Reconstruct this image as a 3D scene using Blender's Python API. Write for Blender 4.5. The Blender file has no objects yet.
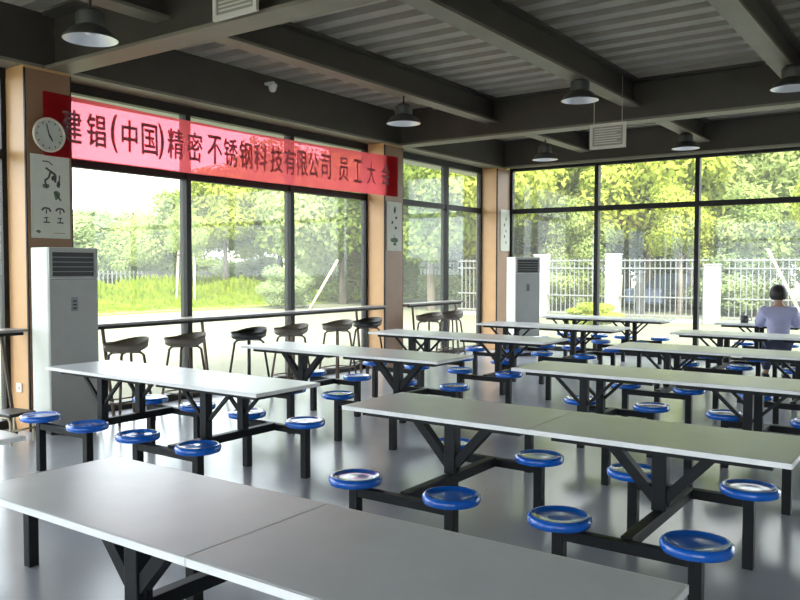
import bpy, bmesh, math, random
from mathutils import Vector, Matrix
R = math.radians
random.seed(7)
scene = bpy.context.scene
COL = scene.collection

# ------------------------------------------------------------------ camera
cam_d = bpy.data.cameras.new('camera')
cam_d.sensor_width = 36.0
cam_d.lens = 794.45 / 800 * 36.0
cam_d.clip_end = 500
cam = bpy.data.objects.new('camera', cam_d)
COL.objects.link(cam)
rx = Vector((0.8176, 0.5758, 0.0012)); dn = Vector((0.0246, -0.0329, -0.9992)); fw = Vector((-0.5753, 0.8169, -0.0411))
rx.normalize(); fw.normalize(); up = rx.cross(fw).normalized(); rx = fw.cross(up).normalized()
M = Matrix((rx, up, -fw)).transposed().to_4x4()
M.translation = (0, 0, 1.54)
cam.matrix_world = M
scene.camera = cam

# ------------------------------------------------------------------ sky, sun, exposure
world = bpy.data.worlds.new('sky'); scene.world = world; world.use_nodes = True
nt = world.node_tree; nt.nodes.clear()
wo = nt.nodes.new('ShaderNodeOutputWorld'); bg = nt.nodes.new('ShaderNodeBackground')
tc = nt.nodes.new('ShaderNodeTexCoord'); nz = nt.nodes.new('ShaderNodeTexNoise'); rp = nt.nodes.new('ShaderNodeValToRGB')
nz.inputs['Scale'].default_value = 2.2; nz.inputs['Detail'].default_value = 5
rp.color_ramp.elements[0].position = .35; rp.color_ramp.elements[0].color = (.74, .87, 1, 1)
rp.color_ramp.elements[1].position = .6; rp.color_ramp.elements[1].color = (1, 1, 1, 1)
nt.links.new(tc.outputs['Generated'], nz.inputs['Vector']); nt.links.new(nz.outputs['Fac'], rp.inputs['Fac'])
nt.links.new(rp.outputs['Color'], bg.inputs['Color']); nt.links.new(bg.outputs[0], wo.inputs['Surface'])
bg.inputs['Strength'].default_value = 1.7
sun_d = bpy.data.lights.new('hazy_sun', 'SUN'); sun_d.energy = 3.2; sun_d.angle = R(14); sun_d.color = (1, .96, .86)
sun = bpy.data.objects.new('hazy_sun', sun_d); COL.objects.link(sun)
sun.rotation_euler = Vector((-.42, .5, -.76)).to_track_quat('-Z', 'Y').to_euler()
vs = scene.view_settings
vs.view_transform = 'Standard'; vs.look = 'None'; vs.gamma = 1; vs.use_curve_mapping = False
vs.exposure = 2.02

# ------------------------------------------------------------------ materials
MATS = {}
def mat(name, col, rough=.5, metal=0., var=.06, scale=8., bump=0., bscale=60., spec=.5, coat=0.):
    m = bpy.data.materials.new(name); m.use_nodes = True; n = m.node_tree.nodes; l = m.node_tree.links
    b = n['Principled BSDF']
    b.inputs['Roughness'].default_value = rough; b.inputs['Metallic'].default_value = metal
    b.inputs['Specular IOR Level'].default_value = spec; b.inputs['Coat Weight'].default_value = coat
    t = n.new('ShaderNodeTexCoord'); z = n.new('ShaderNodeTexNoise'); z.inputs['Scale'].default_value = scale; z.inputs['Detail'].default_value = 4
    r = n.new('ShaderNodeValToRGB')
    r.color_ramp.elements[0].position = .3; r.color_ramp.elements[1].position = .7
    r.color_ramp.elements[0].color = [max(0, c*(1-var)) for c in col] + [1]
    r.color_ramp.elements[1].color = [min(1, c*(1+var)) for c in col] + [1]
    l.new(t.outputs['Object'], z.inputs['Vector']); l.new(z.outputs['Fac'], r.inputs['Fac']); l.new(r.outputs['Color'], b.inputs['Base Color'])
    if bump:
        z2 = n.new('ShaderNodeTexNoise'); z2.inputs['Scale'].default_value = bscale
        bp = n.new('ShaderNodeBump'); bp.inputs['Strength'].default_value = bump; bp.inputs['Distance'].default_value = .01
        l.new(t.outputs['Object'], z2.inputs['Vector']); l.new(z2.outputs['Fac'], bp.inputs['Height']); l.new(bp.outputs['Normal'], b.inputs['Normal'])
    MATS[name] = m
    return m
def leafmat(name, c0, c1, trans=.45):
    m = bpy.data.materials.new(name); m.use_nodes = True; n = m.node_tree.nodes; l = m.node_tree.links; n.clear()
    o = n.new('ShaderNodeOutputMaterial'); mx = n.new('ShaderNodeMixShader'); d = n.new('ShaderNodeBsdfDiffuse'); t = n.new('ShaderNodeBsdfTranslucent')
    tc = n.new('ShaderNodeTexCoord'); z = n.new('ShaderNodeTexNoise'); z.inputs['Scale'].default_value = 1.3; z.inputs['Detail'].default_value = 3
    r = n.new('ShaderNodeValToRGB'); r.color_ramp.elements[0].position = .32; r.color_ramp.elements[1].position = .68
    r.color_ramp.elements[0].color = (*c0, 1); r.color_ramp.elements[1].color = (*c1, 1)
    l.new(tc.outputs['Object'], z.inputs['Vector']); l.new(z.outputs['Fac'], r.inputs['Fac'])
    l.new(r.outputs['Color'], d.inputs['Color']); l.new(r.outputs['Color'], t.inputs['Color'])
    mx.inputs[0].default_value = trans
    l.new(d.outputs[0], mx.inputs[1]); l.new(t.outputs[0], mx.inputs[2]); l.new(mx.outputs[0], o.inputs['Surface'])
    MATS[name] = m; return m
def clothmat(name, dif, tra, see, k_tra, k_see):
    m = bpy.data.materials.new(name); m.use_nodes = True; n = m.node_tree.nodes; l = m.node_tree.links; n.clear()
    o = n.new('ShaderNodeOutputMaterial'); d = n.new('ShaderNodeBsdfDiffuse'); t = n.new('ShaderNodeBsdfTranslucent'); s = n.new('ShaderNodeBsdfTransparent')
    a = n.new('ShaderNodeMixShader'); b = n.new('ShaderNodeMixShader')
    d.inputs[0].default_value = (*dif, 1); t.inputs[0].default_value = (*tra, 1); s.inputs[0].default_value = (*see, 1)
    a.inputs[0].default_value = k_tra; b.inputs[0].default_value = k_see
    l.new(d.outputs[0], a.inputs[1]); l.new(t.outputs[0], a.inputs[2]); l.new(a.outputs[0], b.inputs[1]); l.new(s.outputs[0], b.inputs[2]); l.new(b.outputs[0], o.inputs['Surface'])
    MATS[name] = m; return m
def glassmat(name):
    m = bpy.data.materials.new(name); m.use_nodes = True; n = m.node_tree.nodes; l = m.node_tree.links; n.clear()
    o = n.new('ShaderNodeOutputMaterial'); s = n.new('ShaderNodeBsdfTransparent'); g = n.new('ShaderNodeBsdfGlossy'); mx = n.new('ShaderNodeMixShader')
    s.inputs[0].default_value = (.97, .985, .975, 1); g.inputs['Roughness'].default_value = .02
    # Schlick reflectance of a thin pane, the same from both sides
    ge = n.new('ShaderNodeNewGeometry'); dt = n.new('ShaderNodeVectorMath'); dt.operation = 'DOT_PRODUCT'
    def mt(op, a, b=None):
        q = n.new('ShaderNodeMath'); q.operation = op
        for k, v in enumerate((a, b)):
            if v is None: continue
            if isinstance(v, (int, float)): q.inputs[k].default_value = v
            else: l.new(v, q.inputs[k])
        return q.outputs[0]
    l.new(ge.outputs['Incoming'], dt.inputs[0]); l.new(ge.outputs['Normal'], dt.inputs[1])
    fr = mt('POWER', mt('SUBTRACT', 1., mt('ABSOLUTE', dt.outputs['Value'])), 5.)
    fac = mt('ADD', mt('MULTIPLY', fr, .9), .022)
    du = n.new('ShaderNodeBsdfTranslucent'); du.inputs[0].default_value = (.9, .93, .88, 1); dm = n.new('ShaderNodeMixShader'); dm.inputs[0].default_value = .028
    l.new(s.outputs[0], dm.inputs[1]); l.new(du.outputs[0], dm.inputs[2])
    l.new(fac, mx.inputs[0]); l.new(dm.outputs[0], mx.inputs[1]); l.new(g.outputs[0], mx.inputs[2]); l.new(mx.outputs[0], o.inputs['Surface'])
    MATS[name] = m; return m

mat('floor', (.38, .4, .44), .22, var=.07, scale=1.2, bump=.02, bscale=3)
mat('deck', (.36, .33, .28), .55, var=.08, scale=3)
mat('beam', (.075, .066, .057), .5, var=.1, scale=3, bump=.03)
mat('flange_lit', (.21, .19, .15), .5, var=.08, scale=3)  # beam paint lightened, light from below put into the colour
mat('frame', (.017, .018, .018), .5, var=.1, spec=.25)
mat('pale_trim', (.24, .22, .18), .5)
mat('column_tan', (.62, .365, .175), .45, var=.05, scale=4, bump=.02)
mat('column_tan_shaded', (.27, .15, .082), .45, var=.06, scale=4, bump=.02)  # darker copy of the tan, shade of the room side in the colour
mat('wall_paint', (.45, .43, .4), .7, var=.04)
glassmat('glass')
mat('soffit', (.45, .48, .46), .7)
mat('top_grey', (.62, .65, .695), .28, var=.04, scale=6, bump=.01)
mat('edge_white', (.8, .81, .82), .35)
mat('steel_dark', (.01, .0115, .0135), .5, var=.15, bump=.03, spec=.22)
mat('seat_blue', (.006, .125, .62), .18, var=.1, scale=4, coat=.4)
mat('ac_white', (.66, .68, .65), .35, var=.03)
mat('ac_grey', (.345, .35, .33), .4, var=.03)
mat('black_plastic', (.015, .015, .017), .4)
mat('slat_grey', (.2, .21, .21), .4)
mat('stool_brown', (.16, .135, .11), .5, var=.12)
mat('stool_black', (.022, .024, .024), .4)
mat('tube_brown', (.12, .085, .06), .45, metal=.2)
mat('counter_top', (.26, .24, .22), .4)
mat('lamp_dark', (.05, .05, .05), .45)
mat('lamp_white', (.92, .92, .94), .3, metal=.5)
mat('paper', (.62, .62, .54), .7, var=.03)
mat('ink', (.06, .06, .05), .7)
mat('ink_green', (.1, .16, .08), .7)
mat('clock_rim', (.72, .64, .54), .4)
mat('clock_face', (.55, .56, .5), .5)
mat('sign_white', (.66, .63, .56), .5)
mat('sign_grey', (.33, .31, .27), .6)
mat('white_plastic', (.8, .8, .78), .4)
clothmat('banner_red', (.5, .02, .035), (.92, .16, .19), (.93, .2, .26), .68, .31)
clothmat('banner_letter', (.6, .45, .48), (.55, .06, .12), (.8, .12, .22), .68, .16)
mat('paving', (.118, .12, .07), .85, var=.06, scale=.6, bump=.1, bscale=20)
mat('lawn', (.17, .23, .03), .9, var=.2, scale=1.5)
leafmat('weed', (.145, .22, .015), (.26, .31, .03))
leafmat('leaf_green', (.13, .2, .04), (.32, .4, .1))
leafmat('leaf_yellow', (.27, .33, .045), (.48, .52, .11))
leafmat('leaf_pale', (.2, .27, .08), (.4, .46, .17))
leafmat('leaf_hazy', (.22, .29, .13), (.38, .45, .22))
mat('bark', (.16, .13, .1), .9, var=.3, bump=.3, bscale=20)
mat('stake_wood', (.6, .52, .36), .8)
mat('fence_white', (.17, .175, .165), .5)
mat('pillar_white', (.27, .27, .25), .6, bump=.05)
mat('building_blue', (.14, .18, .23), .7)
mat('building_glass', (.06, .08, .11), .4, spec=.3)
mat('car_paint', (.1, .12, .19), .35, coat=.2)
mat('tyre', (.02, .02, .02), .8)
mat('skin', (.5, .3, .22), .5)
mat('hair', (.018, .014, .014), .5, bump=.2, bscale=80)
mat('shirt', (.44, .45, .66), .8, bump=.1, bscale=40)
mat('trousers', (.05, .06, .11), .8)
mat('shoe', (.04, .04, .045), .6)
mat('cup', (.07, .07, .075), .4)

# ------------------------------------------------------------------ mesh helpers
class MB:
    def __init__(s): s.v = []; s.f = []
    def add(s, vs, fs):
        o = len(s.v); s.v += [tuple(v) for v in vs]; s.f += [tuple(i + o for i in f) for f in fs]; return s
    def box(s, x0, x1, y0, y1, z0, z1):
        return s.add([(x0,y0,z0),(x1,y0,z0),(x1,y1,z0),(x0,y1,z0),(x0,y0,z1),(x1,y0,z1),(x1,y1,z1),(x0,y1,z1)],
                     [(3,2,1,0),(4,5,6,7),(0,1,5,4),(1,2,6,5),(2,3,7,6),(3,0,4,7)])
    def bbox(s, x0, x1, y0, y1, z0, z1, b=.006):
        # chamfered box (all edges bevelled)
        bm = bmesh.new(); bmesh.ops.create_cube(bm, size=1)
        for v in bm.verts: v.co = Vector(((x0+x1)/2 + v.co.x*(x1-x0), (y0+y1)/2 + v.co.y*(y1-y0), (z0+z1)/2 + v.co.z*(z1-z0)))
        bmesh.ops.bevel(bm, geom=bm.edges[:], offset=b, segments=2, profile=.5, affect='EDGES')
        bm.verts.index_update()
        s.add([v.co for v in bm.verts], [[v.index for v in f.verts] for f in bm.faces]); bm.free(); return s
    def bar(s, a, b, w, h=None, upv=(0, 0, 1)):
        a = Vector(a); b = Vector(b); h = h or w; d = (b-a).normalized(); u = Vector(upv)
        if abs(d.dot(u)) > .98: u = Vector((0, 1, 0))
        sx = d.cross(u).normalized()*(w/2); sy = sx.cross(d).normalized()*(h/2)
        vs = [p + i*sx + j*sy for p in (a, b) for i, j in ((-1,-1),(1,-1),(1,1),(-1,1))]
        return s.add(vs, [(0,1,2,3),(7,6,5,4),(0,4,5,1),(1,5,6,2),(2,6,7,3),(3,7,4,0)])
    def tube(s, pts, r, n=8, caps=True):
        pts = [Vector(p) for p in pts]; rr = r if isinstance(r, (list, tuple)) else [r]*len(pts)
        vs = []; fs = []; side = None
        for i, p in enumerate(pts):
            d = (pts[min(i+1, len(pts)-1)] - pts[max(i-1, 0)]).normalized()
            if side is None:
                side = d.cross(Vector((0,0,1)) if abs(d.z) < .95 else Vector((1,0,0))).normalized()
            side = (side - d*side.dot(d)).normalized(); u = d.cross(side)
            for k in range(n):
                a = 2*math.pi*k/n; vs.append(p + (side*math.cos(a) + u*math.sin(a))*rr[i])
        for i in range(len(pts)-1):
            for k in range(n): fs.append((i*n+k, i*n+(k+1)%n, (i+1)*n+(k+1)%n, (i+1)*n+k))
        if caps: fs.append(tuple(range(n-1, -1, -1))); fs.append(tuple((len(pts)-1)*n+k for k in range(n)))
        return s.add(vs, fs)
    def lathe(s, prof, n=24, c=(0,0,0), axis='z'):
        vs = []; fs = []
        for r, z in prof:
            for k in range(n):
                a = 2*math.pi*k/n; p = (r*math.cos(a), r*math.sin(a), z)
                if axis == 'x': p = (p[2], p[0], p[1])
                vs.append((p[0]+c[0], p[1]+c[1], p[2]+c[2]))
        for i in range(len(prof)-1):
            for k in range(n): fs.append((i*n+k, i*n+(k+1)%n, (i+1)*n+(k+1)%n, (i+1)*n+k))
        return s.add(vs, fs)
    def mesh(s, name, m, smooth=False):
        me = bpy.data.meshes.new(name); me.from_pydata(s.v, [], s.f); me.validate(); me.update()
        bm = bmesh.new(); bm.from_mesh(me); bmesh.ops.recalc_face_normals(bm, faces=bm.faces[:]); bm.to_mesh(me); bm.free()
        if smooth:
            for p in me.polygons: p.use_smooth = True
        me.materials.append(MATS[m]); return me
    def build(s, name, m, parent=None, smooth=False, loc=None):
        return link(name, s.mesh(name, m, smooth), parent, loc)
def link(name, me, parent=None, loc=None):
    o = bpy.data.objects.new(name, me); COL.objects.link(o)
    if parent: o.parent = parent
    if loc: o.location = loc
    return o
def auto_smooth(o, ang=40):
    me = o.data
    for p in me.polygons: p.use_smooth = True
    me.set_sharp_from_angle(angle=R(ang)); return o
def tag(o, label=None, cat=None, group=None, kind=None):
    if label: o['label'] = label
    if cat: o['category'] = cat
    if group: o['group'] = group
    if kind: o['kind'] = kind
    return o
def empty(name, loc=(0,0,0), rz=0.):
    o = bpy.data.objects.new(name, None); COL.objects.link(o); o.location = loc; o.rotation_euler = (0, 0, rz); o.empty_display_size = .2; return o
def thing(name, label, cat, loc=(0,0,0), rz=0., group=None): return tag(empty(name, loc, rz), label, cat, group)
def struct(o): return tag(o, kind='structure')
KIDS = {}
def copy_tree(o, parent=None):
    c = o.copy(); COL.objects.link(c); c.parent = parent
    for k in [x for x in bpy.data.objects if x.parent == o]: copy_tree(k, c)
    return c

# ------------------------------------------------------------------ the room
XW, XC, YF = -7.42, -7.05, 13.7          # left glazing, column face, far glazing
XR, YB = 6.0, -5.2
struct(MB().box(-7.6, XR, YB, 14.0, -.12, 0).build('floor', 'floor'))
# folded steel deck, ribs run along x
prof = []; y = YB
while y < 14.0:
    prof += [(y, 3.93), (y+.16, 3.93), (y+.19, 4.06), (y+.3, 4.06)]; y += .33
d = MB(); vs = []; fs = []
for (yy, zz) in prof: vs += [(-7.5, yy, zz), (XR, yy, zz)]
for i in range(len(prof)-1): fs.append((2*i, 2*i+1, 2*i+3, 2*i+2))
n0 = len(vs); vs += [(-7.5, prof[0][0], 4.12), (XR, prof[0][0], 4.12), (-7.5, prof[-1][0], 4.12), (XR, prof[-1][0], 4.12)]
fs.append((n0, n0+1, n0+3, n0+2))
struct(d.add(vs, fs).build('ceiling', 'deck'))
struct(MB().box(XR, XR+.2, YB, 14.0, 0, 4.12).build('wall_right', 'wall_paint'))
struct(MB().box(-7.6, XR, YB-.2, YB, 3.4, 4.12).build('wall_back', 'wall_paint'))

def ibeam(axis, c, a0, a1, z0, z1, w, tf=.03, tw=.02):
    ca = (a0+a1)/2
    root = struct(empty('ceiling_beam', (ca, c, 0) if axis == 'x' else (c, ca, 0)))
    def bx(nm, m, v, q0, q1):
        h = (a1-a0)/2
        return (MB().box(-h, h, -v, v, q0, q1) if axis == 'x' else MB().box(-v, v, -h, h, q0, q1)).build(nm, m, root)
    bx('bottom_flange', 'flange_lit', w/2, z0, z0+tf); bx('top_flange', 'beam', w/2, z1-tf, z1); bx('web', 'beam', tw/2, z0+tf, z1-tf)
    return root
SX = (-5.5, -3.48, -1.54, .45, 2.4, 4.35)
MY = (-1.3, 4.38, 10.14)
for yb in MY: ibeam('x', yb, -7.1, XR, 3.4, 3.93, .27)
spans = [(YB, MY[0]-.02), (MY[0]+.02, MY[1]-.02), (MY[1]+.02, MY[2]-.02), (MY[2]+.02, 13.55)]
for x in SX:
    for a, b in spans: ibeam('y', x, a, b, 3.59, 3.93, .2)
# perimeter beams: boxed dark fascia with a pale lower lip
struct(MB().box(-7.52, -7.12, YB, 13.55, 3.43, 3.93).build('ceiling_beam', 'beam'))
struct(MB().box(-7.52, -7.07, YB, 13.55, 3.4, 3.43).build('trim_1', 'pale_trim'))
struct(MB().box(-7.52, XR, 13.57, 13.85, 3.45, 3.93).build('ceiling_beam', 'beam'))
struct(MB().box(-7.05, XR, 13.5, 13.85, 3.41, 3.45).build('trim_2', 'pale_trim'))
struct(MB().box(-8.3, -7.53, YB, 14.6, 3.42, 3.52).build('roof_eave', 'soffit'))
struct(MB().box(-8.4, XR+.4, YB-.4, 14.6, 4.12, 4.2).build('roof', 'soffit'))

# clad columns, tan side panels and a panel towards the room with shade put into its colour, thin dark joint between
def column(y0, y1, x0=-7.5, zt=3.4):
    root = struct(empty('column', ((x0+XC)/2, (y0+y1)/2, 0)))
    cx, cy = (x0+XC)/2, (y0+y1)/2
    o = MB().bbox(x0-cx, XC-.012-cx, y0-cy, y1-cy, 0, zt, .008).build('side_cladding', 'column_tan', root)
    MB().bbox(XC-.02-cx, XC-cx, y0+.012-cy, y1-.012-cy, 0, zt-.03, .005).build('front_cladding', 'column_tan_shaded', root)
    for s_ in (y0, y1-.012):
        MB().box(XC-.025-cx, XC-.002-cx, s_-cy, s_+.011-cy, 0, zt-.03).build('corner_strip', 'frame', root)
    return root
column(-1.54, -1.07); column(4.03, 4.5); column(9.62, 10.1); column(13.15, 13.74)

# window bays: frame object > panes, mullions, transom
WN = [0]
def window(axis, p, a0, a1, mulls, z0=.02, z1=3.4, zt=2.6, fw_=.07, head=.1):
    WN[0] += 1
    root = struct(empty('window_%d' % WN[0], (p, (a0+a1)/2, 0) if axis == 'y' else ((a0+a1)/2, p, 0)))
    ca = (a0+a1)/2
    def bx(nm, m, u0, u1, t, q0, q1):
        b = MB()
        if axis == 'y': b.box(-t, t, u0-ca, u1-ca, q0, q1)
        else: b.box(u0-ca, u1-ca, -t, t, q0, q1)
        return b.build(nm, m, root)
    bx('sill', 'frame', a0, a1, .05, z0-.02, z0+.06); bx('head', 'frame', a0, a1, .05, z1-head, z1)
    bx('jamb', 'frame', a0, a0+fw_*.7, .045, z0+.06, z1-head); bx('jamb', 'frame', a1-fw_*.7, a1, .045, z0+.06, z1-head)
    for m_ in mulls: bx('mullion', 'frame', m_-fw_/2, m_+fw_/2, .06, z0+.06, z1-head)
    ed = [a0+fw_*.35] + list(mulls) + [a1-fw_*.35]
    for i in range(len(ed)-1):
        bx('transom', 'frame', ed[i]+fw_*.4, ed[i+1]-fw_*.4, .045, zt-.045, zt+.045)
        bx('pane', 'glass', ed[i]+fw_*.4, ed[i+1]-fw_*.4, .004, z0+.05, zt-.04)
        bx('pane', 'glass', ed[i]+fw_*.4, ed[i+1]-fw_*.4, .004, zt+.04, z1-head+.01)
window('y', XW, 4.5, 9.62, (6.18, 7.94)); window('y', XW, 10.1, 13.15, (11.9,))
window('y', XW, -1.07, 4.03, (.6, 2.3)); window('y', XW, YB, -1.54, (-3.4,))
window('x', YF, XC, 2.0, (-5.33, -3.59, -1.85, -.1), z1=3.42, head=.06); window('x', YF, 2.0, XR, (3.8,), z1=3.42, head=.06)
window('x', YB-.1, -7.3, -.6, (-5.6, -3.9, -2.2)); window('x', YB-.1, -.6, XR, (1.1, 2.8, 4.4))  # unseen windows behind the camera, added to brighten the room

# ------------------------------------------------------------------ canteen tables with fixed stools
def seat_mesh():
    p = [(.0, .413), (.05, .412), (.09, .411), (.108, .414), (.122, .421), (.134, .421), (.144, .412), (.146, .396), (.141, .38), (.12, .373), (.04, .371), (.0, .371)]
    return MB().lathe(p, 28).mesh('seat', 'seat_blue', True)
SEAT = seat_mesh()
SPOST = MB().bbox(-.027, .027, -.027, .027, 0, .373, .004).mesh('seat_post', 'steel_dark')
SBAR = MB().bbox(-.273, .273, -.025, .025, .318, .368, .004).mesh('seat_bar', 'steel_dark')
BEAM = MB().bbox(-.027, .027, -.475, .475, .322, .378, .004).mesh('cross_beam', 'steel_dark')
L = 1.164
TOP = MB().bbox(-L/2, L/2, -.3, .3, .727, .75, .005).mesh('tabletop', 'top_grey')
e = MB()
for a in ((-L/2-.004, -L/2+.002, -.303, .303), (L/2-.002, L/2+.004, -.303, .303), (-L/2, L/2, -.304, -.298), (-L/2, L/2, .298, .304)): e.box(a[0], a[1], a[2], a[3], .7255, .7485)
EDGE = e.mesh('edge_band', 'edge_white')
u = MB()
for yy in (-.2, .2): u.box(-.5, .5, yy-.02, yy+.02, .69, .727)
for xx in (-.48, .48): u.box(xx-.02, xx+.02, -.18, .18, .69, .727)
u.box(-.03, .03, -.18, .18, .692, .727)
UNDER = u.mesh('under_frame', 'steel_dark')
VPOST = MB().bbox(-.035, .035, -.035, .035, .378, .70, .004).mesh('post', 'steel_dark')
VBR = [MB().bar((s*.02, 0, .43), (s*.27, 0, .70), .05, .05, (0,1,0)).mesh('brace', 'steel_dark') for s in (-1, 1)]
GUS = MB().add([(-.075, -.004, .5), (-.032, -.004, .378), (.032, -.004, .378), (.075, -.004, .5), (-.075, .004, .5), (-.032, .004, .378), (.032, .004, .378), (.075, .004, .5)],
               [(0,1,2,3),(7,6,5,4),(0,4,5,1),(1,5,6,2),(2,6,7,3),(3,7,4,0)]).mesh('gusset', 'steel_dark')
TPOST = MB().bbox(-.03, .03, -.03, .03, .378, .70, .004).mesh('post', 'steel_dark')
TBR = [MB().bar((s*.03, 0, .5), (s*.24, 0, .70), .022, .022, (0,1,0)).mesh('brace', 'steel_dark') for s in (-1, 1)]
def table(cx, cy, kind, label, group='canteen tables with fixed stools', sx=1.):
    t = thing('canteen_table', label, 'table', (cx, cy, 0), 0, group)
    tp = link('tabletop', TOP, t, (.03, 0, 0)); eb = link('edge_band', EDGE, tp); un = link('under_frame', UNDER, t, (.03, 0, 0))
    tp.scale = (sx, 1, 1); un.scale = (sx, 1, 1)
    link('cross_beam', BEAM, t)
    if kind == 'V':
        link('post', VPOST, t); link('gusset', GUS, t)
        for b in VBR: link('brace', b, t)
    else:
        for dy in (-.17, .17):
            link('post', TPOST, t, (0, dy, 0))
            for b in TBR: link('brace', b, t, (0, dy, 0))
    for dy in (-.5, .5):
        link('seat_bar', SBAR, t, (0, dy, 0))
        for dx in (-.3, .3):
            s_ = link('seat', SEAT, t, (dx, dy, .008)); p_ = link('seat_post', SPOST, t, (dx, dy, 0)); p_.scale = (1, 1, 1.024)
    return t
XA, XB, HP = -4.765, -1.735, .585
ROWY = [1.71, 3.81, 5.91, 8.01, 10.11, 12.21]
ORD = ['nearest', 'second', 'third', 'fourth', 'fifth', 'farthest']
SKIP = {(0, 'A', -1), (5, 'B', 1)}
for r in range(6):
    for cn, xc in (('A', XA), ('B', XB)):
        for s in (-1, 1):
            if (r, cn, s) in SKIP: continue
            side = 'left' if s < 0 else 'right'
            where = 'window-side' if cn == 'A' else 'right-hand'
            lab = 'grey table with four blue stools, %s table of the %s row, %s pair' % (side, ORD[r], where)
            if (r, cn) == (0, 'A'): lab = 'grey tabletop corner of the nearest row poking in at the left edge'
            if (r, cn, s) == (5, 'B', -1): lab = 'grey table in the farthest row where the person sits'
            kind = 'V' if (r == 0 or (r, cn) in ((1, 'B'), (2, 'A'))) else 'T'
            sx = .72 if (cn == 'A' and s < 0 and r >= 4) else 1.
            table(xc + s*HP + (1-sx)*L/2, ROWY[r], kind, lab, sx=sx)

# ------------------------------------------------------------------ window counter and bar stools
def counter(y0, y1, label, legs):
    t = thing('window_counter', label, 'counter', (-7.12, (y0+y1)/2, 0), 0, 'narrow counters along the window')
    c = (y0+y1)/2
    MB().bbox(-.12, .14, y0-c, y1-c, .945, .97, .004).build('counter_top', 'counter_top', t)
    MB().box(.09, .12, y0-c+.03, y1-c-.03, .915, .945).build('front_rail', 'steel_dark', t)
    for yl in legs:
        MB().bar((.105, yl-c, .92), (.105, yl-c+.12, .0), .025).build('leg', 'tube_brown', t)
        MB().bar((-.08, yl-c, .93), (.1, yl-c, .93), .02).build('bracket', 'tube_brown', t)
counter(4.56, 9.58, 'long narrow bar counter under the red banner', (4.78, 6.06, 7.5, 8.88))
counter(10.16, 11.8, 'short bar counter beyond the middle column', (10.3, 11.6))
counter(-1.0, 3.98, 'narrow counter end at the left edge before the clock column', (1.2, 3.75))
def bar_stool(y, black, label, x=-6.8, rz=0.):
    t = thing('bar_stool', label, 'bar stool', (x, y, 0), rz, 'bar stools at the window counter')
    # saddle seat: flat pan with lip rising towards one side
    b = MB(); n = 20; rings = [(.0, 0), (.1, 0), (.17, .006), (.215, .03), (.232, .05)]
    vs = [(0, 0, 0)]; fs = []
    for k, (r_, h_) in enumerate(rings[1:]):
        for i in range(n):
            a = 2*math.pi*i/n; lift = max(0, math.sin(a))*.035*(r_/.2)**2
            vs.append((r_*.85*math.cos(a), r_*math.sin(a), h_ + lift))
    for i in range(n): fs.append((0, 1+i, 1+(i+1) % n))
    for k in range(len(rings)-2):
        for i in range(n): fs.append((1+k*n+i, 1+k*n+(i+1)%n, 1+(k+1)*n+(i+1)%n, 1+(k+1)*n+i))
    m0 = len(vs)
    vs += [(v[0]*.94, v[1]*.94, v[2]*.6-.045) for v in vs[:m0]]
    fs += [tuple(m0+i for i in reversed(f)) for f in fs]
    o = m0 - n
    for i in range(n): fs.append((o+i, o+(i+1)%n, m0+o+(i+1)%n, m0+o+i))
    s = b.add([(v[0], v[1], v[2]+.735) for v in vs], fs).build('seat', 'stool_black' if black else 'stool_brown', t, True)
    tm = 'stool_black' if black else 'tube_brown'
    for sx in (-1, 1):
        for sy in (-1, 1):
            MB().tube([(sx*.03, sy*.03, .69), (sx*.085, sy*.1, .688), (sx*.11, sy*.125, .66), (sx*.18, sy*.2, .0)], .014, 7).build('leg', tm, t, True)
    q = [(.158, .178, .2), (-.158, .178, .2), (-.158, -.178, .2), (.158, -.178, .2)]
    for i in range(4): MB().tube([q[i], q[(i+1) % 4]], .009, 6).build('foot_rail', tm, t, True)
    return t
t = thing('low_stool', 'low dark stool with tan tube frame at the left edge by the clock column', 'stool', (-6.8, 3.72, 0), .1)
MB().bbox(-.15, .15, -.13, .13, .24, .27, .008).build('seat', 'stool_black', t)
for sy in (-1, 1): MB().tube([(-.14, sy*.11, 0), (-.13, sy*.11, .2), (-.1, sy*.11, .235), (.1, sy*.11, .235), (.13, sy*.11, .2), (.14, sy*.11, 0)], .011, 7).build('leg_frame', 'stake_wood', t, True)
MB().tube([(.135, -.11, .12), (.135, .11, .12)], .009, 6).build('rail', 'stake_wood', t, True)
for yy, bk, lb in ((4.9, False, 'brownish bar stool right beside the near air conditioner'), (5.64, False, 'brownish bar stool just left of the first window mullion'),
                   (6.58, True, 'black bar stool between the two window mullions'), (7.3, False, 'grey-brown bar stool in front of the second window mullion'),
                   (8.2, False, 'grey-brown bar stool left of the black one by the middle column'), (8.86, True, 'black bar stool against the middle column'),
                   (10.45, False, 'left bar stool of the two beyond the middle column'), (11.1, False, 'right bar stool of the two beyond the middle column')):
    bar_stool(yy, bk, lb, rz=random.uniform(-.15, .15))

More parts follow.
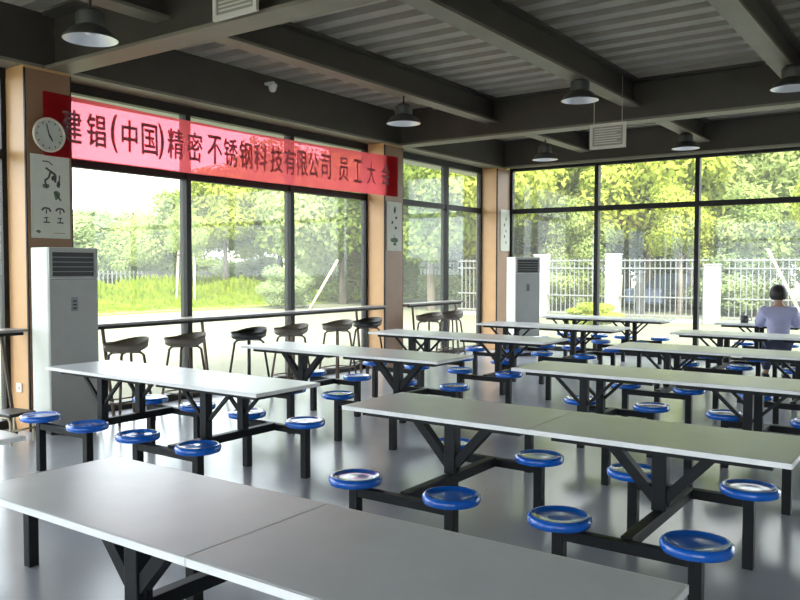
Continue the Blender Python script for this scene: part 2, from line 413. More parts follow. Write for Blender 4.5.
# ------------------------------------------------------------------ floor-standing air conditioners (front faces local +x)
def air_con(loc, rz, label):
    t = thing('air_conditioner', label, 'air conditioner', loc, rz, 'floor standing air conditioners')
    w = .25
    MB().bbox(-.15, .13, -w, w, .06, 1.72, .012).build('cabinet', 'ac_white', t)
    MB().box(-.13, .11, -w+.02, w-.02, 0, .06).build('base', 'black_plastic', t)
    MB().bbox(.128, .15, -w+.004, w-.004, .07, 1.43, .006).build('front_panel', 'ac_grey', t)
    fr = MB(); fr.box(.128, .15, -w+.004, -w+.035, 1.44, 1.715); fr.box(.128, .15, w-.035, w-.004, 1.44, 1.715); fr.box(.128, .15, -w+.035, w-.035, 1.675, 1.715); fr.box(.128, .15, -w+.035, w-.035, 1.44, 1.455)
    fr.build('outlet_frame', 'ac_grey', t)
    MB().box(.126, .133, -w+.035, w-.035, 1.455, 1.675).build('air_outlet', 'black_plastic', t)
    for i in range(4):
        z = 1.497 + i*.044
        MB().bar((.143, -w+.035, z), (.143, w-.035, z), .018, .009).build('louver', 'slat_grey', t)
    dp = MB().bbox(.149, .154, -.035, .035, 1.13, 1.26, .002).build('display', 'slat_grey', t)
    for i in range(3): MB().box(.1535, .156, -.018, .018, 1.15+i*.032, 1.165+i*.032).build('button', 'black_plastic', dp)
    return t
air_con((-6.87, 4.29, 0), 0, 'white air conditioner standing below the clock and poster')
air_con((-6.24, 12.6, 0), R(-30), 'smaller-looking air conditioner standing in the far corner')

# ------------------------------------------------------------------ things on the columns
t = thing('wall_clock', 'round pale wall clock on the left column', 'clock', (XC, 4.235, 2.775))
MB().lathe([(.0, .0), (.12, .0), (.12, .036), (.0, .036)], 24, axis='x').build('case', 'clock_rim', t)
MB().lathe([(.0, .033), (.155, .033), (.163, .044), (.16, .06), (.147, .064), (.138, .052)], 32, axis='x').build('rim', 'clock_rim', t, True)
MB().lathe([(.0, .048), (.141, .048), (.141, .04)], 32, axis='x').build('face', 'clock_face', t)
for k in range(12):
    a = k*math.pi/6; MB().bar((.05, .112*math.sin(a), .112*math.cos(a)), (.05, .13*math.sin(a), .13*math.cos(a)), .008, .003, (1,0,0)).build('hour_mark', 'ink', t)
for nm, ln, a, w in (('hour_hand', .065, R(150), .012), ('minute_hand', .105, R(-15), .008)):
    MB().bar((.053, 0, 0), (.053, ln*math.sin(a), ln*math.cos(a)), w, .003, (1,0,0)).build(nm, 'ink', t)
def blob(t, cy, cz, w, h, m='ink', k=7, seed=0):
    rd = random.Random(seed); n = 10; vs = []
    for xx in (.0115, .013):
        for i in range(n):
            a = 2*math.pi*i/n; f = .6 + .5*rd.Random().random() if False else .6 + .5*rd.random()
            if xx > .012: f = fl[i]
            else:
                if i == 0: fl = []
                fl.append(f)
            vs.append((xx, cy + w/2*f*math.cos(a), cz + h/2*f*math.sin(a)))
    MB().add(vs, [tuple(range(n-1, -1, -1)), tuple(range(n, 2*n))] + [(i, (i+1)%n, n+(i+1)%n, n+i) for i in range(n)]).build('ink_mark', m, t)
def stroke(t, pts, w, m='ink'):
    b = MB()
    for a, c in zip(pts, pts[1:]): b.bar((.0125, *a), (.0125, *c), w, .002, (1,0,0))
    b.build('ink_mark', m, t)
def poster(y, z0, z1, w, label, kind):
    t = thing('poster', label, 'poster', (XC, y, z0), 0, 'ink posters on the columns')
    h = z1-z0
    MB().bbox(.0, .012, -w/2, w/2, 0, h, .002).build('sheet', 'paper', t)
    if kind == 1:
        stroke(t, [(-.08, .69*h/.78+.03), (-.02, .72), (.02, .69)], .01)
        stroke(t, [(-.05, .66), (.0, .63), (-.02, .57), (-.06, .54), (-.04, .48)], .018)
        stroke(t, [(0, .63), (.05, .6), (.045, .53)], .022); stroke(t, [(.09, .6), (.085, .5)], .012)
        blob(t, .03, .57, .06, .06, seed=1); blob(t, -.05, .49, .07, .06, 'ink_green', seed=2); blob(t, .06, .41, .09, .1, 'ink_green', seed=3); blob(t, .08, .52, .05, .08, seed=4)
        stroke(t, [(.04, .44), (.1, .36)], .015)
        for cy in (-.05, .09):
            stroke(t, [(cy-.045, .26), (cy-.02, .285), (cy+.03, .28), (cy+.045, .25)], .016); stroke(t, [(cy, .27), (cy, .23)], .012)
            stroke(t, [(cy-.025, .19), (cy+.02, .195)], .01); stroke(t, [(cy-.03, .15), (cy+.035, .15)], .012); stroke(t, [(cy, .19), (cy, .15)], .01)
        blob(t, -.13, .06, .05, .03, 'ink_green', seed=5); stroke(t, [(.02, .05), (.14, .05)], .004)
    elif kind == 2:
        blob(t, 0, .62, .06, .13, seed=6); blob(t, .04, .5, .07, .06, seed=7); blob(t, -.06, .43, .06, .06, seed=8); blob(t, .03, .35, .07, .06, seed=9)
        blob(t, 0, .16, .22, .1, 'ink_green', seed=10); stroke(t, [(-.01, .25), (-.02, .17)], .012)
        blob(t, 0, .1, .1, .05, 'ink_green', seed=11)
    else:
        for k in range(5): blob(t, .03*(-1)**k, .6-.11*k, .05, .07, 'ink' if k % 2 else 'ink_green', seed=20+k)
    return t
poster(4.265, 1.81, 2.59, .39, 'large ink-painting poster on the clock column', 1)
poster(9.85, 1.79, 2.53, .38, 'narrow ink poster on the middle column below the banner end', 2)
poster(13.44, 1.85, 2.63, .36, 'small pale poster on the far corner column', 3)
t = thing('power_socket', 'white power socket low on the tan side of the clock column', 'socket', (-7.22, 4.03, .36))
MB().bbox(-.043, .043, -.012, 0, 0, .086, .004).build('plate', 'white_plastic', t)
for xx in (-.012, .012): MB().box(xx-.003, xx+.003, -.0135, -.011, .03, .05).build('slot', 'ink', t)

# ------------------------------------------------------------------ banner
bt = thing('banner', 'long translucent red banner with white Chinese lettering hung across the windows', 'banner', (-7.036, 7.05, 2.56))
b = MB(); NY, NZ = 90, 6; vs = []; fs = []
Y0, Y1 = 4.2, 9.93
def btop(y): return 3.185 - .045*math.sin(math.pi*(y-Y0)/(Y1-Y0)) + .03*(y-Y0)/(Y1-Y0)
def bbot(y): return 2.585 - .015*math.sin(math.pi*(y-Y0)/(Y1-Y0)) + .03*(y-Y0)/(Y1-Y0)
def bx_(y, v):
    k = max(0, math.sin(math.pi*(y-Y0)/(Y1-Y0)))
    return k*(.02 + .012*math.sin(y*5.1+v*2) + .006*math.sin(y*13+v*4))
for i in range(NY+1):
    y = Y0 + (Y1-Y0)*i/NY
    for j in range(NZ+1):
        v = j/NZ; vs.append((bx_(y, v), y-7.05, bbot(y) + (btop(y)-bbot(y))*v - 2.56))
for i in range(NY):
    for j in range(NZ): fs.append((i*(NZ+1)+j, (i+1)*(NZ+1)+j, (i+1)*(NZ+1)+j+1, i*(NZ+1)+j+1))
b.add(vs, fs).build('cloth', 'banner_red', bt, True)
fc = bpy.data.curves.new('font_source', 'FONT'); fo = bpy.data.objects.new('font_source', fc); COL.objects.link(fo)
def glyph(ch):
    fc.body = ch; bpy.context.view_layer.update()
    dg = bpy.context.evaluated_depsgraph_get(); me = bpy.data.meshes.new_from_object(fo.evaluated_get(dg))
    v = [tuple(p.co[:2]) for p in me.vertices]; f = [tuple(p.vertices) for p in me.polygons]; bpy.data.meshes.remove(me)
    return v, f
LET = [('建', 4.49, .2), ('锠', 4.75, .2), ('(', 4.95, .07), ('中', 5.13, .18), ('国', 5.38, .2), (')', 5.53, .07), ('精', 5.72, .2), ('密', 5.98, .2), ('不', 6.26, .21), ('锈', 6.51, .21), ('钢', 6.76, .21),
       ('科', 7.01, .21), ('技', 7.27, .21), ('有', 7.51, .2), ('限', 7.75, .2), ('公', 7.98, .2), ('司', 8.23, .2), ('员', 8.6, .2), ('工', 8.92, .2), ('大', 9.25, .2), ('会', 9.6, .2)]
for ch, yc, w in LET:
    lv = []; lf = []
    v, f = glyph(ch)
    xs = [p[0] for p in v]; ys = [p[1] for p in v]; x0, x1, y0, y1 = min(xs), max(xs), min(ys), max(ys)
    zc = (btop(yc)+bbot(yc))/2 + .01; hh = .32 if ch not in '()' else .38
    for q_, (sy_, sz_) in enumerate(((0, 0), (.007, 0), (-.007, .004), (.0, -.006))):     # painted strokes, a little bolder than the type
        o = len(lv)
        for p in v:
            yy = yc + ((p[0]-x0)/(x1-x0)-.5)*w + sy_; q = (p[1]-y0)/(y1-y0)-.5
            lv.append((bx_(yy, .5+q*.5) + .005 + q_*.0004, yy-7.05, zc + q*hh - 2.56 + sz_))
        lf += [tuple(i+o for i in k) for k in f]
    MB().add(lv, lf).build('letter', 'banner_letter', bt)
bpy.data.objects.remove(fo); bpy.data.curves.remove(fc)
# ------------------------------------------------------------------ pendant lamps, hanging signs, sensor
def lamp(x, y, z, label, top=3.592):
    t = thing('pendant_lamp', label, 'lamp', (x, y, z), 0, 'bell-shaped pendant lamps under the beams')
    MB().lathe([(.205, .0), (.207, .006), (.2, .02), (.15, .075), (.11, .1), (.085, .11)], 32).build('shade', 'lamp_dark', t, True)
    MB().lathe([(.203, .002), (.19, .018), (.145, .068), (.1, .092), (.0, .095)], 32).build('inner_reflector', 'lamp_white', t, True)
    auto_smooth(MB().lathe([(.0, .1), (.1, .1), (.105, .11), (.105, .2), (.07, .23), (.0, .23)], 24).build('housing', 'lamp_dark', t))
    MB().lathe([(.0, .035), (.03, .04), (.045, .06), (.04, .085), (.02, .096)], 16).build('bulb', 'lamp_white', t, True)
    MB().tube([(0, 0, .228), (0, 0, top-z)], .012, 8).build('hanger', 'lamp_dark', t)
lamp(-5.5, 3.68, 3.28, 'large pendant lamp nearest the camera above the clock column')
lamp(-5.5, 7.88, 3.26, 'pendant lamp hanging above the right end of the banner')
lamp(-3.46, 8.34, 3.37, 'pendant lamp left of the hanging sign near the middle beam')
lamp(-5.5, 11.86, 3.27, 'small pendant lamp beside the top of the far corner column')
lamp(-3.46, 12.46, 3.35, 'small pendant lamp above the far windows on the right')
lamp(-1.44, 8.96, 3.36, 'pendant lamp cut off by the right edge of the photo')
def sign(x, y, z, label, top):
    t = thing('hanging_sign', label, 'sign', (x, y, z), 0, 'framed signs hanging from the beams')
    w, h = .23, .31
    MB().box(-w+.02, w-.02, -.006, .006, .02, h-.02).build('board', 'sign_grey', t)
    for a in ((-w, w, 0, .035), (-w, w, h-.035, h), (-w, -w+.035, .035, h-.035), (w-.035, w, .035, h-.035)):
        MB().box(a[0], a[1], -.014, .014, a[2], a[3]).build('frame_bar', 'sign_white', t)
    for i in range(7):
        MB().box(-w+.06, w-.06-(.05 if i % 3 == 1 else 0), -.009, -.006, .06+i*.03, .072+i*.03).build('print_line', 'sign_white', t)
    for xx in (-w+.05, w-.05): MB().tube([(xx, 0, h), (xx, 0, top-z)], .004, 5).build('wire', 'sign_white', t)
sign(-3.62, 9.62, 3.02, 'white-framed sign hanging in front of the middle beam', 3.93)
sign(-4.42, 4.16, 3.39, 'white-framed sign cut by the top edge before the near beam', 3.93)
t = thing('smoke_sensor', 'small white dome sensor on the dark beam above the banner', 'sensor', (-7.0, 7.2, 3.7))
MB().lathe([(.0, .1), (.055, .1), (.058, .07), (.05, .06), (.045, .03), (.025, .005), (.0, .0)], 18).build('dome', 'white_plastic', t, True)
MB().box(-.12, .02, -.02, .02, .1, .13).build('bracket', 'white_plastic', t)

# ------------------------------------------------------------------ person at the far table, cup on that table
def skin_mesh(name, verts, edges, radii, m, sub=2, root=0):
    me = bpy.data.meshes.new(name); me.from_pydata(verts, edges, []); o = bpy.data.objects.new('tmp', me); COL.objects.link(o)
    md = o.modifiers.new('s', 'SKIN'); md.use_smooth_shade = True
    for i, r_ in enumerate(radii):
        sv = me.skin_vertices[0].data[i]; sv.radius = (r_, r_) if not isinstance(r_, tuple) else r_; sv.use_root = (i == root)
    sb = o.modifiers.new('u', 'SUBSURF'); sb.levels = sub; sb.render_levels = sub
    bpy.context.view_layer.update()
    out = bpy.data.meshes.new_from_object(o.evaluated_get(bpy.context.evaluated_depsgraph_get())); bpy.data.objects.remove(o); bpy.data.meshes.remove(me)
    out.materials.clear(); out.materials.append(MATS[m])
    for p in out.polygons: p.use_smooth = True
    return out
PX, PY = -1.97, 11.64
pt = thing('person', 'person in lavender shirt with dark hair seated at the far table', 'person', (PX, PY, 0), R(14))
J = dict(pel=(0, 0, .545), bel=(0, .04, .64), che=(0, .1, .82), up=(0, .12, .95), nk=(0, .13, 1.03), hd0=(0, .15, 1.09), hd1=(-.005, .16, 1.19), hd2=(-.005, .155, 1.255),
         sl=(-.17, .13, .94), el=(-.24, .25, .76), wl=(-.1, .46, .775), pl=(-.06, .53, .775), sr=(.17, .13, .94), er=(.25, .25, .76), wr=(.12, .46, .775), pr=(.08, .53, .775),
         hl=(-.09, .02, .515), kl=(-.12, .42, .52), al=(-.12, .36, .1), fl=(-.13, .5, .035), hr=(.09, .02, .515), kr=(.12, .42, .52), ar=(.12, .36, .1), fr=(.13, .5, .035))
RD = dict(pel=.125, bel=.125, che=(.15, .11), up=(.13, .09), nk=.052, hd0=.06, hd1=(.078, .092), hd2=.06, sl=.062, el=.044, wl=.03, pl=(.036, .018), sr=.062, er=.044, wr=.03, pr=(.036, .018),
          hl=.09, kl=.06, al=.04, fl=(.04, .03), hr=.09, kr=.06, ar=.04, fr=(.04, .03))
ED = [('pel','bel'),('bel','che'),('che','up'),('up','nk'),('nk','hd0'),('hd0','hd1'),('hd1','hd2'),('up','sl'),('sl','el'),('el','wl'),('wl','pl'),('up','sr'),('sr','er'),('er','wr'),('wr','pr'),
      ('pel','hl'),('hl','kl'),('kl','al'),('al','fl'),('pel','hr'),('hr','kr'),('kr','ar'),('ar','fr')]
for sd, sg in (('l', -1), ('r', 1)):
    p = J['p'+sd]
    for k, (ox, ln) in enumerate(((-.03, .06), (-.011, .075), (.009, .08), (.028, .068))):
        a, b_ = 'f%d%sa' % (k, sd), 'f%d%sb' % (k, sd)
        J[a] = (p[0]+ox, p[1]+.045, p[2]+.004); J[b_] = (p[0]+ox*1.1, p[1]+.045+ln*.7, p[2]-.006); RD[a] = .0095; RD[b_] = .008; ED += [('p'+sd, a), (a, b_)]
    J['t'+sd] = (p[0]-sg*.05, p[1]+.02, p[2]); RD['t'+sd] = .01; ED.append(('p'+sd, 't'+sd))
def from_j(names, scale_r, m, nm, root, parent, over={}):
    ix = {k: i for i, k in enumerate(names)}
    ed = [(ix[a], ix[b_]) for a, b_ in ED if a in ix and b_ in ix]
    rr = []
    for k in names:
        r_ = over.get(k, RD[k]); rr.append(tuple(q*scale_r for q in r_) if isinstance(r_, tuple) else r_*scale_r)
    return link(nm, skin_mesh(nm, [J[k] for k in names], ed, rr, m, 2, ix[root]), parent)
body = from_j(list(J), 1., 'skin', 'body', 'pel', pt)
J['col'] = (0, .122, 1.0); RD['col'] = .075; ED.append(('up', 'col'))
from_j(['pel','bel','che','up','col','sl','el','wl','sr','er','wr'], 1.16, 'shirt', 'shirt', 'pel', pt, dict(up=(.17, .11), sl=.085, sr=.085, el=.055, er=.055, wl=.036, wr=.036))
from_j(['pel','hl','kl','al','hr','kr','ar'], 1.14, 'trousers', 'trousers', 'pel', pt, dict(al=.05, ar=.05))
hm = MB(); hv = []; hf = []; n = 16; m_ = 10
for j in range(m_+1):
    th = math.pi*.72*j/m_
    for i in range(n):
        a = 2*math.pi*i/n; fr = max(0, math.sin(a))
        cut = 1 - .0*fr
        z = math.cos(th) if fr < .4 else max(math.cos(th), .15)
        rr = math.sin(th) if z == math.cos(th) else math.sqrt(1-.15**2)
        hv.append((.112*rr*math.cos(a)-.005, .122*rr*math.sin(a)+.142, 1.19 + .13*z))
for j in range(m_):
    for i in range(n): hf.append((j*n+i, j*n+(i+1)%n, (j+1)*n+(i+1)%n, (j+1)*n+i))
MB().add(hv, hf).build('hair', 'hair', pt, True)
for sg in (-1, 1):
    MB().lathe([(.0, -.02), (.018, -.012), (.022, 0), (.016, .012), (.0, .016)], 10, (sg*.092, .165, 1.185)).build('ear', 'skin', body, True)
    MB().lathe([(.0, -.009), (.009, 0), (.0, .009)], 8, (sg*.032-.005, .245, 1.2)).build('eye', 'ink', body, True)
    MB().bbox(sg*.125-.045, sg*.125+.045, .3, .54, 0, .07, .02).build('shoe', 'shoe', pt)
MB().add([(-.02, .24, 1.165), (.01, .24, 1.165), (-.005, .272, 1.168), (-.005, .243, 1.215)], [(0,2,3),(2,1,3),(0,1,2),(0,3,1)]).build('nose', 'skin', body)
MB().bar((-.03, .243, 1.14), (.02, .243, 1.14), .012, .008).build('mouth', 'hair', body)
t = thing('cup', 'small dark cup on the far table left of the person', 'cup', (-2.52, 12.2, .75))
MB().lathe([(.0, .0), (.05, .0), (.06, .1), (.054, .1), (.046, .01), (.0, .01)], 18).build('cup_body', 'cup', t, True)
MB().tube([(.055, 0, .08), (.09, 0, .075), (.09, 0, .035), (.05, 0, .025)], .006, 6).build('handle', 'cup', t, True)

# ------------------------------------------------------------------ outside: ground, fences, trees
GZ = -.1
def ground(nm, x0, x1, y0, y1, z, m):
    return struct(MB().box(x0, x1, y0, y1, z-.1, z).build(nm, m))
ground('ground', -160, 90, -60, 150, GZ, 'paving')
ground('lawn', -70, -23.5, -5, 70, GZ+.04, 'lawn')
rd = random.Random(3); gv = []; gf = []
def blade(x, y, z, h, w):
    a = rd.uniform(0, math.pi); lx, ly = rd.uniform(-.35, .35)*h, rd.uniform(-.35, .35)*h; dx, dy = w*math.cos(a), w*math.sin(a); o = len(gv)
    gv.extend([(x-dx, y-dy, z), (x+dx, y+dy, z), (x+dx*.9+lx*.5, y+dy*.9+ly*.5, z+h*.6), (x+lx, y+ly, z+h), (x-dx*.9+lx*.5, y-dy*.9+ly*.5, z+h*.6)]); gf.append((o, o+1, o+2, o+3, o+4))
for k in range(30000):
    x = -24 - 16*rd.random(); y = rd.uniform(8, 52)
    t_ = min(1, max(0, (-x-24.5)/9)); bump = .5+.5*math.sin(x*1.1+y*.7)*math.sin(y*.45-x*.3)
    blade(x, y, GZ+.03, (.06 + t_*(.35+.75*bump))*rd.uniform(.6, 1.2), .05+.09*t_)
g = MB().add(gv, gf); me = bpy.data.meshes.new('tall_grass'); me.from_pydata(g.v, [], g.f); me.materials.append(MATS['weed'])
tag(link('tall_grass', me), 'bright yellow-green tall grass growing on the lawn outside', 'grass', kind='stuff')

def crown_mesh(nm, m, seed, n, rx_, rz_, leaf, blobs):
    rd = random.Random(seed); vs = []; fs = []
    bl = []
    for k in range(blobs):
        a = rd.uniform(0, 2*math.pi); q = rd.uniform(.15, .72); h = rd.uniform(-.62, .7); w = math.sqrt(max(.1, 1-h*h))
        bl.append((rx_*q*w*math.cos(a), rx_*q*w*math.sin(a), rz_*h, rd.uniform(.3, .48)*rx_))
    for k in range(n):
        b = bl[rd.randrange(blobs)]
        v = Vector((rd.gauss(0, 1), rd.gauss(0, 1), rd.gauss(0, 1))).normalized(); r_ = b[3]*rd.uniform(.55, 1.06)
        p = Vector((b[0]+v.x*r_, b[1]+v.y*r_, b[2]+v.z*r_*.85))
        nn = (v*1.2 + Vector((rd.gauss(0, .5), rd.gauss(0, .5), rd.gauss(.3, .5)))).normalized()
        t1 = nn.cross(Vector((rd.random()-.5, rd.random()-.5, rd.random()-.5))).normalized(); t2 = nn.cross(t1); s = leaf*rd.uniform(.6, 1.25)
        o = len(vs); vs += [p-t1*s, p-t2*s*.5, p+t1*s, p+t2*s*.5]; fs.append((o, o+1, o+2, o+3))
    me = bpy.data.meshes.new(nm); me.from_pydata([tuple(v) for v in vs], [], fs); me.materials.append(MATS[m]); return me
CR = {}
for nm, sd in (('leaf_green', 11), ('leaf_yellow', 12), ('leaf_pale', 13), ('leaf_hazy', 14)):
    CR[nm] = [crown_mesh('crown', nm, sd*10+i, 21000, 1., 1., .043, 22) for i in range(2)]
def trunk_mesh(seed):
    rd = random.Random(seed); b = MB()
    b.tube([(0, 0, 0), (.01, .0, .25), (-.01, .01, .5), (.0, .0, .85)], [.05, .036, .03, .012], 8)
    for k in range(5):
        a = k*1.3+rd.random(); z = .38+.07*k; b.tube([(0, 0, z), (.14*math.cos(a), .14*math.sin(a), z+.12), (.24*math.cos(a), .24*math.sin(a), z+.27)], [.018, .012, .005], 6)
    return b.mesh('trunk', 'bark', True)
TRUNKS = [trunk_mesh(1), trunk_mesh(2)]
tk = [0]
def tree(x, y, h, w, m, label, group, low=.25, cat='tree'):
    tk[0] += 1; k = tk[0]
    t = thing('tree', label, cat, (x, y, GZ), k*1.9, group)
    tr = link('trunk', TRUNKS[k % 2], t); tr.scale = (h*.5, h*.5, h)
    c = link('crown', CR[m][k % 2], t, (0, 0, h*(low+1)/2)); c.scale = (w/2, w/2, h*(1-low)/2)
    return t
G1, G2, G3 = 'trees beyond the lawn', 'trees behind the far fence', 'trees outside the banner windows'
# far left, small and hazy behind the near air conditioner
tree(-50, 27.0, 3.7, 7, 'leaf_hazy', 'low hazy tree just right of the near air conditioner', G1, .1)
tree(-48, 31, 5.8, 8, 'leaf_hazy', 'round hazy tree left of centre in the first window', G1, .1)
tree(-46, 35, 5.6, 8, 'leaf_pale', 'pale tree beside the first window mullion', G1, .12)
tree(-44, 32.5, 4.8, 6, 'leaf_pale', 'low pale tree in front of the hazy row, first window', G1, .08)
tree(-56, 36, 6.2, 9, 'leaf_hazy', 'distant hazy tree behind the first window row', G1, .1)
# second window
tree(-38, 31, 6.6, 6, 'leaf_pale', 'slender pale tree right after the first mullion', G1, .22)
tree(-35, 32, 7.6, 6.5, 'leaf_yellow', 'yellow-green tree in the middle of the second window', G1, .22)
tree(-33, 34.5, 9, 7.5, 'leaf_green', 'tall green tree behind the second mullion', G1, .22)
tree(-40, 40, 10, 9, 'leaf_green', 'tall background tree behind the second window', G1, .2)
tree(-31, 36, 8, 7, 'leaf_pale', 'pale leafy tree right behind the second window mullion', G1, .15)
# third window
tree(-22.5, 27.5, 7.8, 7, 'leaf_pale', 'large bushy pale-green tree filling the third window', G3, .12)
tree(-19.5, 27.5, 8.4, 6.5, 'leaf_green', 'dense green tree beside the middle column', G3, .22)
tree(-26, 36, 11, 9, 'leaf_green', 'tall dark tree behind the third window', G3, .15)
tree(-20, 33, 9.5, 8, 'leaf_pale', 'pale background tree behind the middle column', G3, .1)
# beyond the middle column
tree(-16.5, 25.5, 7.2, 6, 'leaf_green', 'green tree right of the middle column', G3, .2)
tree(-14.2, 26, 8, 5.5, 'leaf_yellow', 'bright yellow-green tree beside the far corner column', G3, .22)
tree(-19, 36, 11, 9, 'leaf_pale', 'tall pale tree behind the small window beyond the middle column', G3, .12)
# far wall
tree(-14.5, 31.5, 8.2, 7, 'leaf_yellow', 'yellow-green tree above the far air conditioner', G2, .12)
tree(-11.5, 33, 9, 7.5, 'leaf_green', 'green tree behind the left far window pane', G2, .1)
tree(-9.8, 30.5, 8.6, 6.5, 'leaf_yellow', 'bright yellow crown high in the middle far pane', G2, .25)
tree(-8.5, 31.8, 8.2, 4.6, 'leaf_yellow', 'second bright yellow crown right of the middle far pane', G2, .25)
tree(-11.6, 28.6, 4.6, 3.2, 'leaf_pale', 'small pale tree just behind the fence in the left far pane', G2, .25)
tree(-8.0, 28.4, 4.8, 3., 'leaf_yellow', 'small yellow-green tree just behind the fence in the middle far pane', G2, .3)
tree(-5.6, 29.0, 4.6, 3.4, 'leaf_pale', 'small rounded pale tree right of the second far mullion', G2, .25)
tree(-8.6, 38, 9, 9, 'leaf_green', 'deep green tree low behind the fence in the middle pane', G2, .12)
tree(-5.4, 33, 8.8, 7.5, 'leaf_pale', 'broad pale tree in the right far pane', G2, .15)
tree(-3.5, 28.5, 5.0, 2.4, 'leaf_yellow', 'narrow yellow-green tree behind the seated person', G2, .1)
tree(-2.2, 35.5, 9.4, 8, 'leaf_pale', 'tall pale tree at the right edge of the far windows', G2, .2)
tree(-13, 42, 12, 11, 'leaf_green', 'big background tree behind the far air conditioner', G2, .05)
tree(-4, 44, 12, 11, 'leaf_green', 'big background tree behind the right far pane', G2, .05)
tree(-9.2, 43, 11, 10, 'leaf_pale', 'big pale background tree behind the middle far pane', G2, .0)
tree(-17.5, 38.5, 9, 9, 'leaf_green', 'broad dark tree low behind the left far pane', G2, .0)
tree(.5, 40, 11, 10, 'leaf_pale', 'big pale background tree at the right edge', G2, .0)
tree(-30, 44, 11, 12, 'leaf_hazy', 'big hazy tree low behind the third window', G3, .0)
tree(-40, 47, 9, 12, 'leaf_hazy', 'big hazy tree low behind the second window', G1, .0)
tree(-22, 42, 12, 11, 'leaf_hazy', 'big hazy tree behind the far corner column', G2, .05)
# low shrubs
def shrub(x, y, h, w, m, label):
    t = thing('shrub', label, 'shrub', (x, y, GZ), random.uniform(0, 6), 'round shrubs outside')
    MB().tube([(0, 0, 0), (0, 0, h*.5)], [.03, .01], 6).build('stem', 'bark', t)
    c = link('foliage', CR[m][0], t, (0, 0, h*.5)); c.scale = (w/2, w/2, h*.52)
shrub(-7.9, 20.2, .72, 1.7, 'leaf_yellow', 'low round yellow-green shrub before the white fence pillar')
shrub(-26, 27.6, 1.5, 2.6, 'leaf_pale', 'pale shrub in the grass beside the second mullion')
shrub(-22.2, 23.6, 1.7, 2.4, 'leaf_hazy', 'hazy blue-green shrub low in the third window')
for k, (x, y, h, w, m, lb) in enumerate((
        (-15.5, 29.5, 2.4, 4.2, 'leaf_pale', 'pale bush behind the fence at the far corner column'), (-12.2, 28.6, 2.2, 3.4, 'leaf_pale', 'pale bush behind the fence beside the far air conditioner'),
        (-10.2, 34.6, 2.6, 4.6, 'leaf_green', 'dark bush behind the parked car'), (-6.4, 29.4, 2.3, 3.6, 'leaf_hazy', 'hazy bush behind the pillar of the second far mullion'),
        (-3.2, 33.5, 2.6, 4.4, 'leaf_pale', 'pale bush behind the fence beyond the seated person'), (-.4, 29.5, 2.4, 4, 'leaf_green', 'green bush behind the fence at the right edge'),
        (-24, 30, 2.8, 5, 'leaf_pale', 'pale bush low in the third window'), (-28.5, 35.5, 2.6, 5.5, 'leaf_hazy', 'hazy bush low behind the second mullion'),
        (-38, 37, 2.4, 6, 'leaf_hazy', 'hazy bush low in the second window'), (-43, 37.5, 2.4, 6, 'leaf_green', 'dark bush low behind the first mullion'),
        (-47, 33.5, 2.6, 7, 'leaf_green', 'dark bush low in the first window'), (-51, 31, 2.6, 7, 'leaf_green', 'dark bush beside the near air conditioner'),
        (-20.5, 31.5, 3., 5, 'leaf_pale', 'pale bush low behind the middle column'), (-17.6, 29.5, 2.6, 4.6, 'leaf_hazy', 'hazy bush low beyond the middle column'))):
    shrub(x, y, h, w, m, lb)

# young tree with stakes and the leaning stake
for i, (x, y, lx, ly, h, lab) in enumerate(((-27.3, 22.2, .1, .05, 2.4, 'thin upright stake left of the sapling in the second window'), (-26.6, 22.6, -.15, .1, 2.6, 'thin upright stake right of the sapling in the second window'),
        (-19.3, 21.6, .95, .55, 1.9, 'pale leaning stake low in the third window'), (-3.55, 25.2, -1.1, .2, 2.2, 'pale stake leaning left of the seated person'), (-3.3, 25.4, .4, .3, 1.9, 'pale stake leaning right above the seated person'))):
    t = thing('tree_stake', lab, 'stake', (x, y, GZ), 0, 'wooden stakes propping young trees')
    MB().tube([(0, 0, 0), (lx*.5, ly*.5, h*.5), (lx, ly, h)], [.05, .045, .04], 8).build('pole', 'stake_wood', t, True)
    MB().tube([(lx*.9-.05, ly*.9, h*.88), (lx*.9+.05, ly*.9, h*.9)], .055, 8).build('binding', 'bark', t)
t = thing('sapling', 'slender sapling between two stakes in the second window', 'tree', (-27, 22.5, GZ))
MB().tube([(0, 0, 0), (.03, 0, 1.5), (0, .05, 3.4)], [.05, .04, .015], 8).build('trunk', 'bark', t, True)
c = link('crown', CR['leaf_pale'][1], t, (0, 0, 3.1)); c.scale = (.9, .9, 1.3)

# far fence: pillars and picket panels along y = 24
FY = 24.0
def pillar(x, h, label):
    t = thing('fence_pillar', label, 'pillar', (x, FY, GZ), 0, 'white pillars of the far fence')
    MB().bbox(-.2, .2, -.2, .2, 0, h-.05, .01).build('shaft', 'pillar_white', t)
    MB().bbox(-.22, .22, -.22, .22, h-.05, h, .01).build('cap', 'pillar_white', t)
PXS = [(-14.4, 'white fence pillar hidden behind the far corner column'), (-11.2, 'white fence pillar right beside the far air conditioner'), (-8.8, 'white fence pillar right of the first far mullion'),
       (-5.85, 'white fence pillar right of the second far mullion'), (-2.7, 'white fence pillar at the right edge')]
for x, lb in PXS[1:]: pillar(x, 2.07 if x < -6 else 1.75, lb)
PK = MB().box(-.011, .011, -.011, .011, .12, 1.92).mesh('picket', 'fence_white')
def fence_panel(x0, x1, label):
    c = (x0+x1)/2; t = thing('fence_panel', label, 'fence', (c, FY, GZ), 0, 'white picket panels of the far fence')
    for z in (.2, .75, 1.62, 1.86): MB().box(x0-c, x1-c, -.03, .03, z-.02, z+.02).build('rail', 'fence_white', t)
    k = int((x1-x0)/.15)
    for i in range(1, k): link('picket', PK, t, (x0-c+(x1-x0)*i/k, 0, 0))
    MB().box(x0-c, x1-c, -.12, .12, 0, .12).build('base_kerb', 'pillar_white', t)
fence_panel(-14.4, -11.41, 'white picket panel behind the far corner column'); fence_panel(-10.99, -9.01, 'white picket panel right of the far air conditioner')
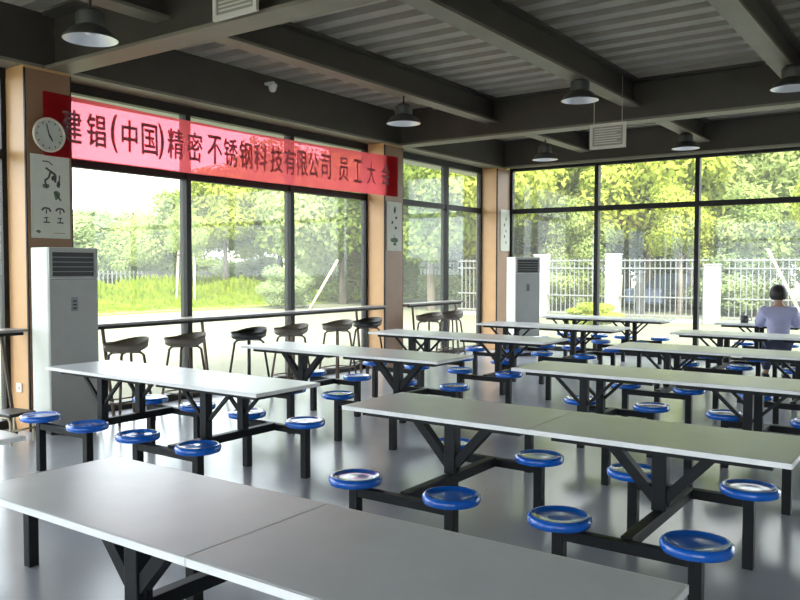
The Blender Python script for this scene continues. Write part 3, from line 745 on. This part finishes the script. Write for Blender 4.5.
fence_panel(-8.59, -5.96, 'white picket panel in the middle far pane'); fence_panel(-5.54, -2.91, 'white picket panel behind the seated person'); fence_panel(-2.49, 1.2, 'white picket panel at the right edge')
# far white fence across the lawn
for i in range(5):
    y0 = 24+i*6; t = thing('metal_fence', 'pale low metal fence across the lawn, %s section' % ['nearest', 'second', 'third', 'fourth', 'farthest'][i], 'fence', (-41, y0+3, GZ), 0, 'low fence across the lawn')
    for z in (.3, 1.25): MB().box(-.03, .03, -2.98, 2.98, z-.03, z+.03).build('rail', 'fence_white', t)
    p = MB()
    for k in range(20): p.box(-.025, .025, -2.85+k*.3-.03, -2.85+k*.3+.03, .0, 1.42)
    tag(p.build('pickets', 'fence_white', t), kind='stuff')
# parked car behind the fence, gate post, distant building
t = thing('car', 'pale blue car parked behind the far fence', 'car', (-9.3, 31.4, GZ), R(78))
MB().bbox(-1.9, 1.9, -.8, .8, .28, .85, .1).build('body', 'car_paint', t)
MB().add([(-1.3, -.74, .84), (1.0, -.74, .84), (1.0, .74, .84), (-1.3, .74, .84), (-.9, -.6, 1.4), (.35, -.6, 1.4), (.35, .6, 1.4), (-.9, .6, 1.4)], [(3,2,1,0),(4,5,6,7),(0,1,5,4),(1,2,6,5),(2,3,7,6),(3,0,4,7)]).build('cabin', 'building_glass', t)
for sx in (-1.2, 1.2):
    for sy in (-.8, .8):
        w = MB().lathe([(.0, -.09), (.3, -.09), (.32, -.06), (.32, .06), (.3, .09), (.0, .09)], 20, axis='x').build('wheel', 'tyre', t, True, (sx, sy, .32)); w.rotation_euler = (0, 0, R(90))
t = thing('gate_post', 'dark gate post behind the fence in the middle far pane', 'post', (-9.1, 27.5, GZ))
MB().bbox(-.12, .12, -.12, .12, 0, 1.45, .01).build('shaft', 'lamp_dark', t); MB().bbox(-.16, .16, -.16, .16, 1.45, 1.53, .01).build('cap', 'lamp_dark', t)
t = thing('building', 'distant bluish building above the near air conditioner', 'building', (-98, 57, GZ), R(12))
MB().box(-7, 7, -6, 6, 0, 8.4).build('walls', 'building_blue', t); MB().box(-7.3, 7.3, -6.3, 6.3, 8.4, 8.8).build('roof', 'pillar_white', t)
for k in range(5):
    for z in (3.2, 6.0): w = MB().box(6.98, 7.06, -4.8+k*2.1, -3.4+k*2.1, z, z+1.4).build('window', 'building_glass', t)
for k in range(5):
    for z in (3.2, 6.0): MB().box(-5.8+k*2.4, -4.2+k*2.4, -6.06, -5.98, z, z+1.4).build('window', 'building_glass', t)
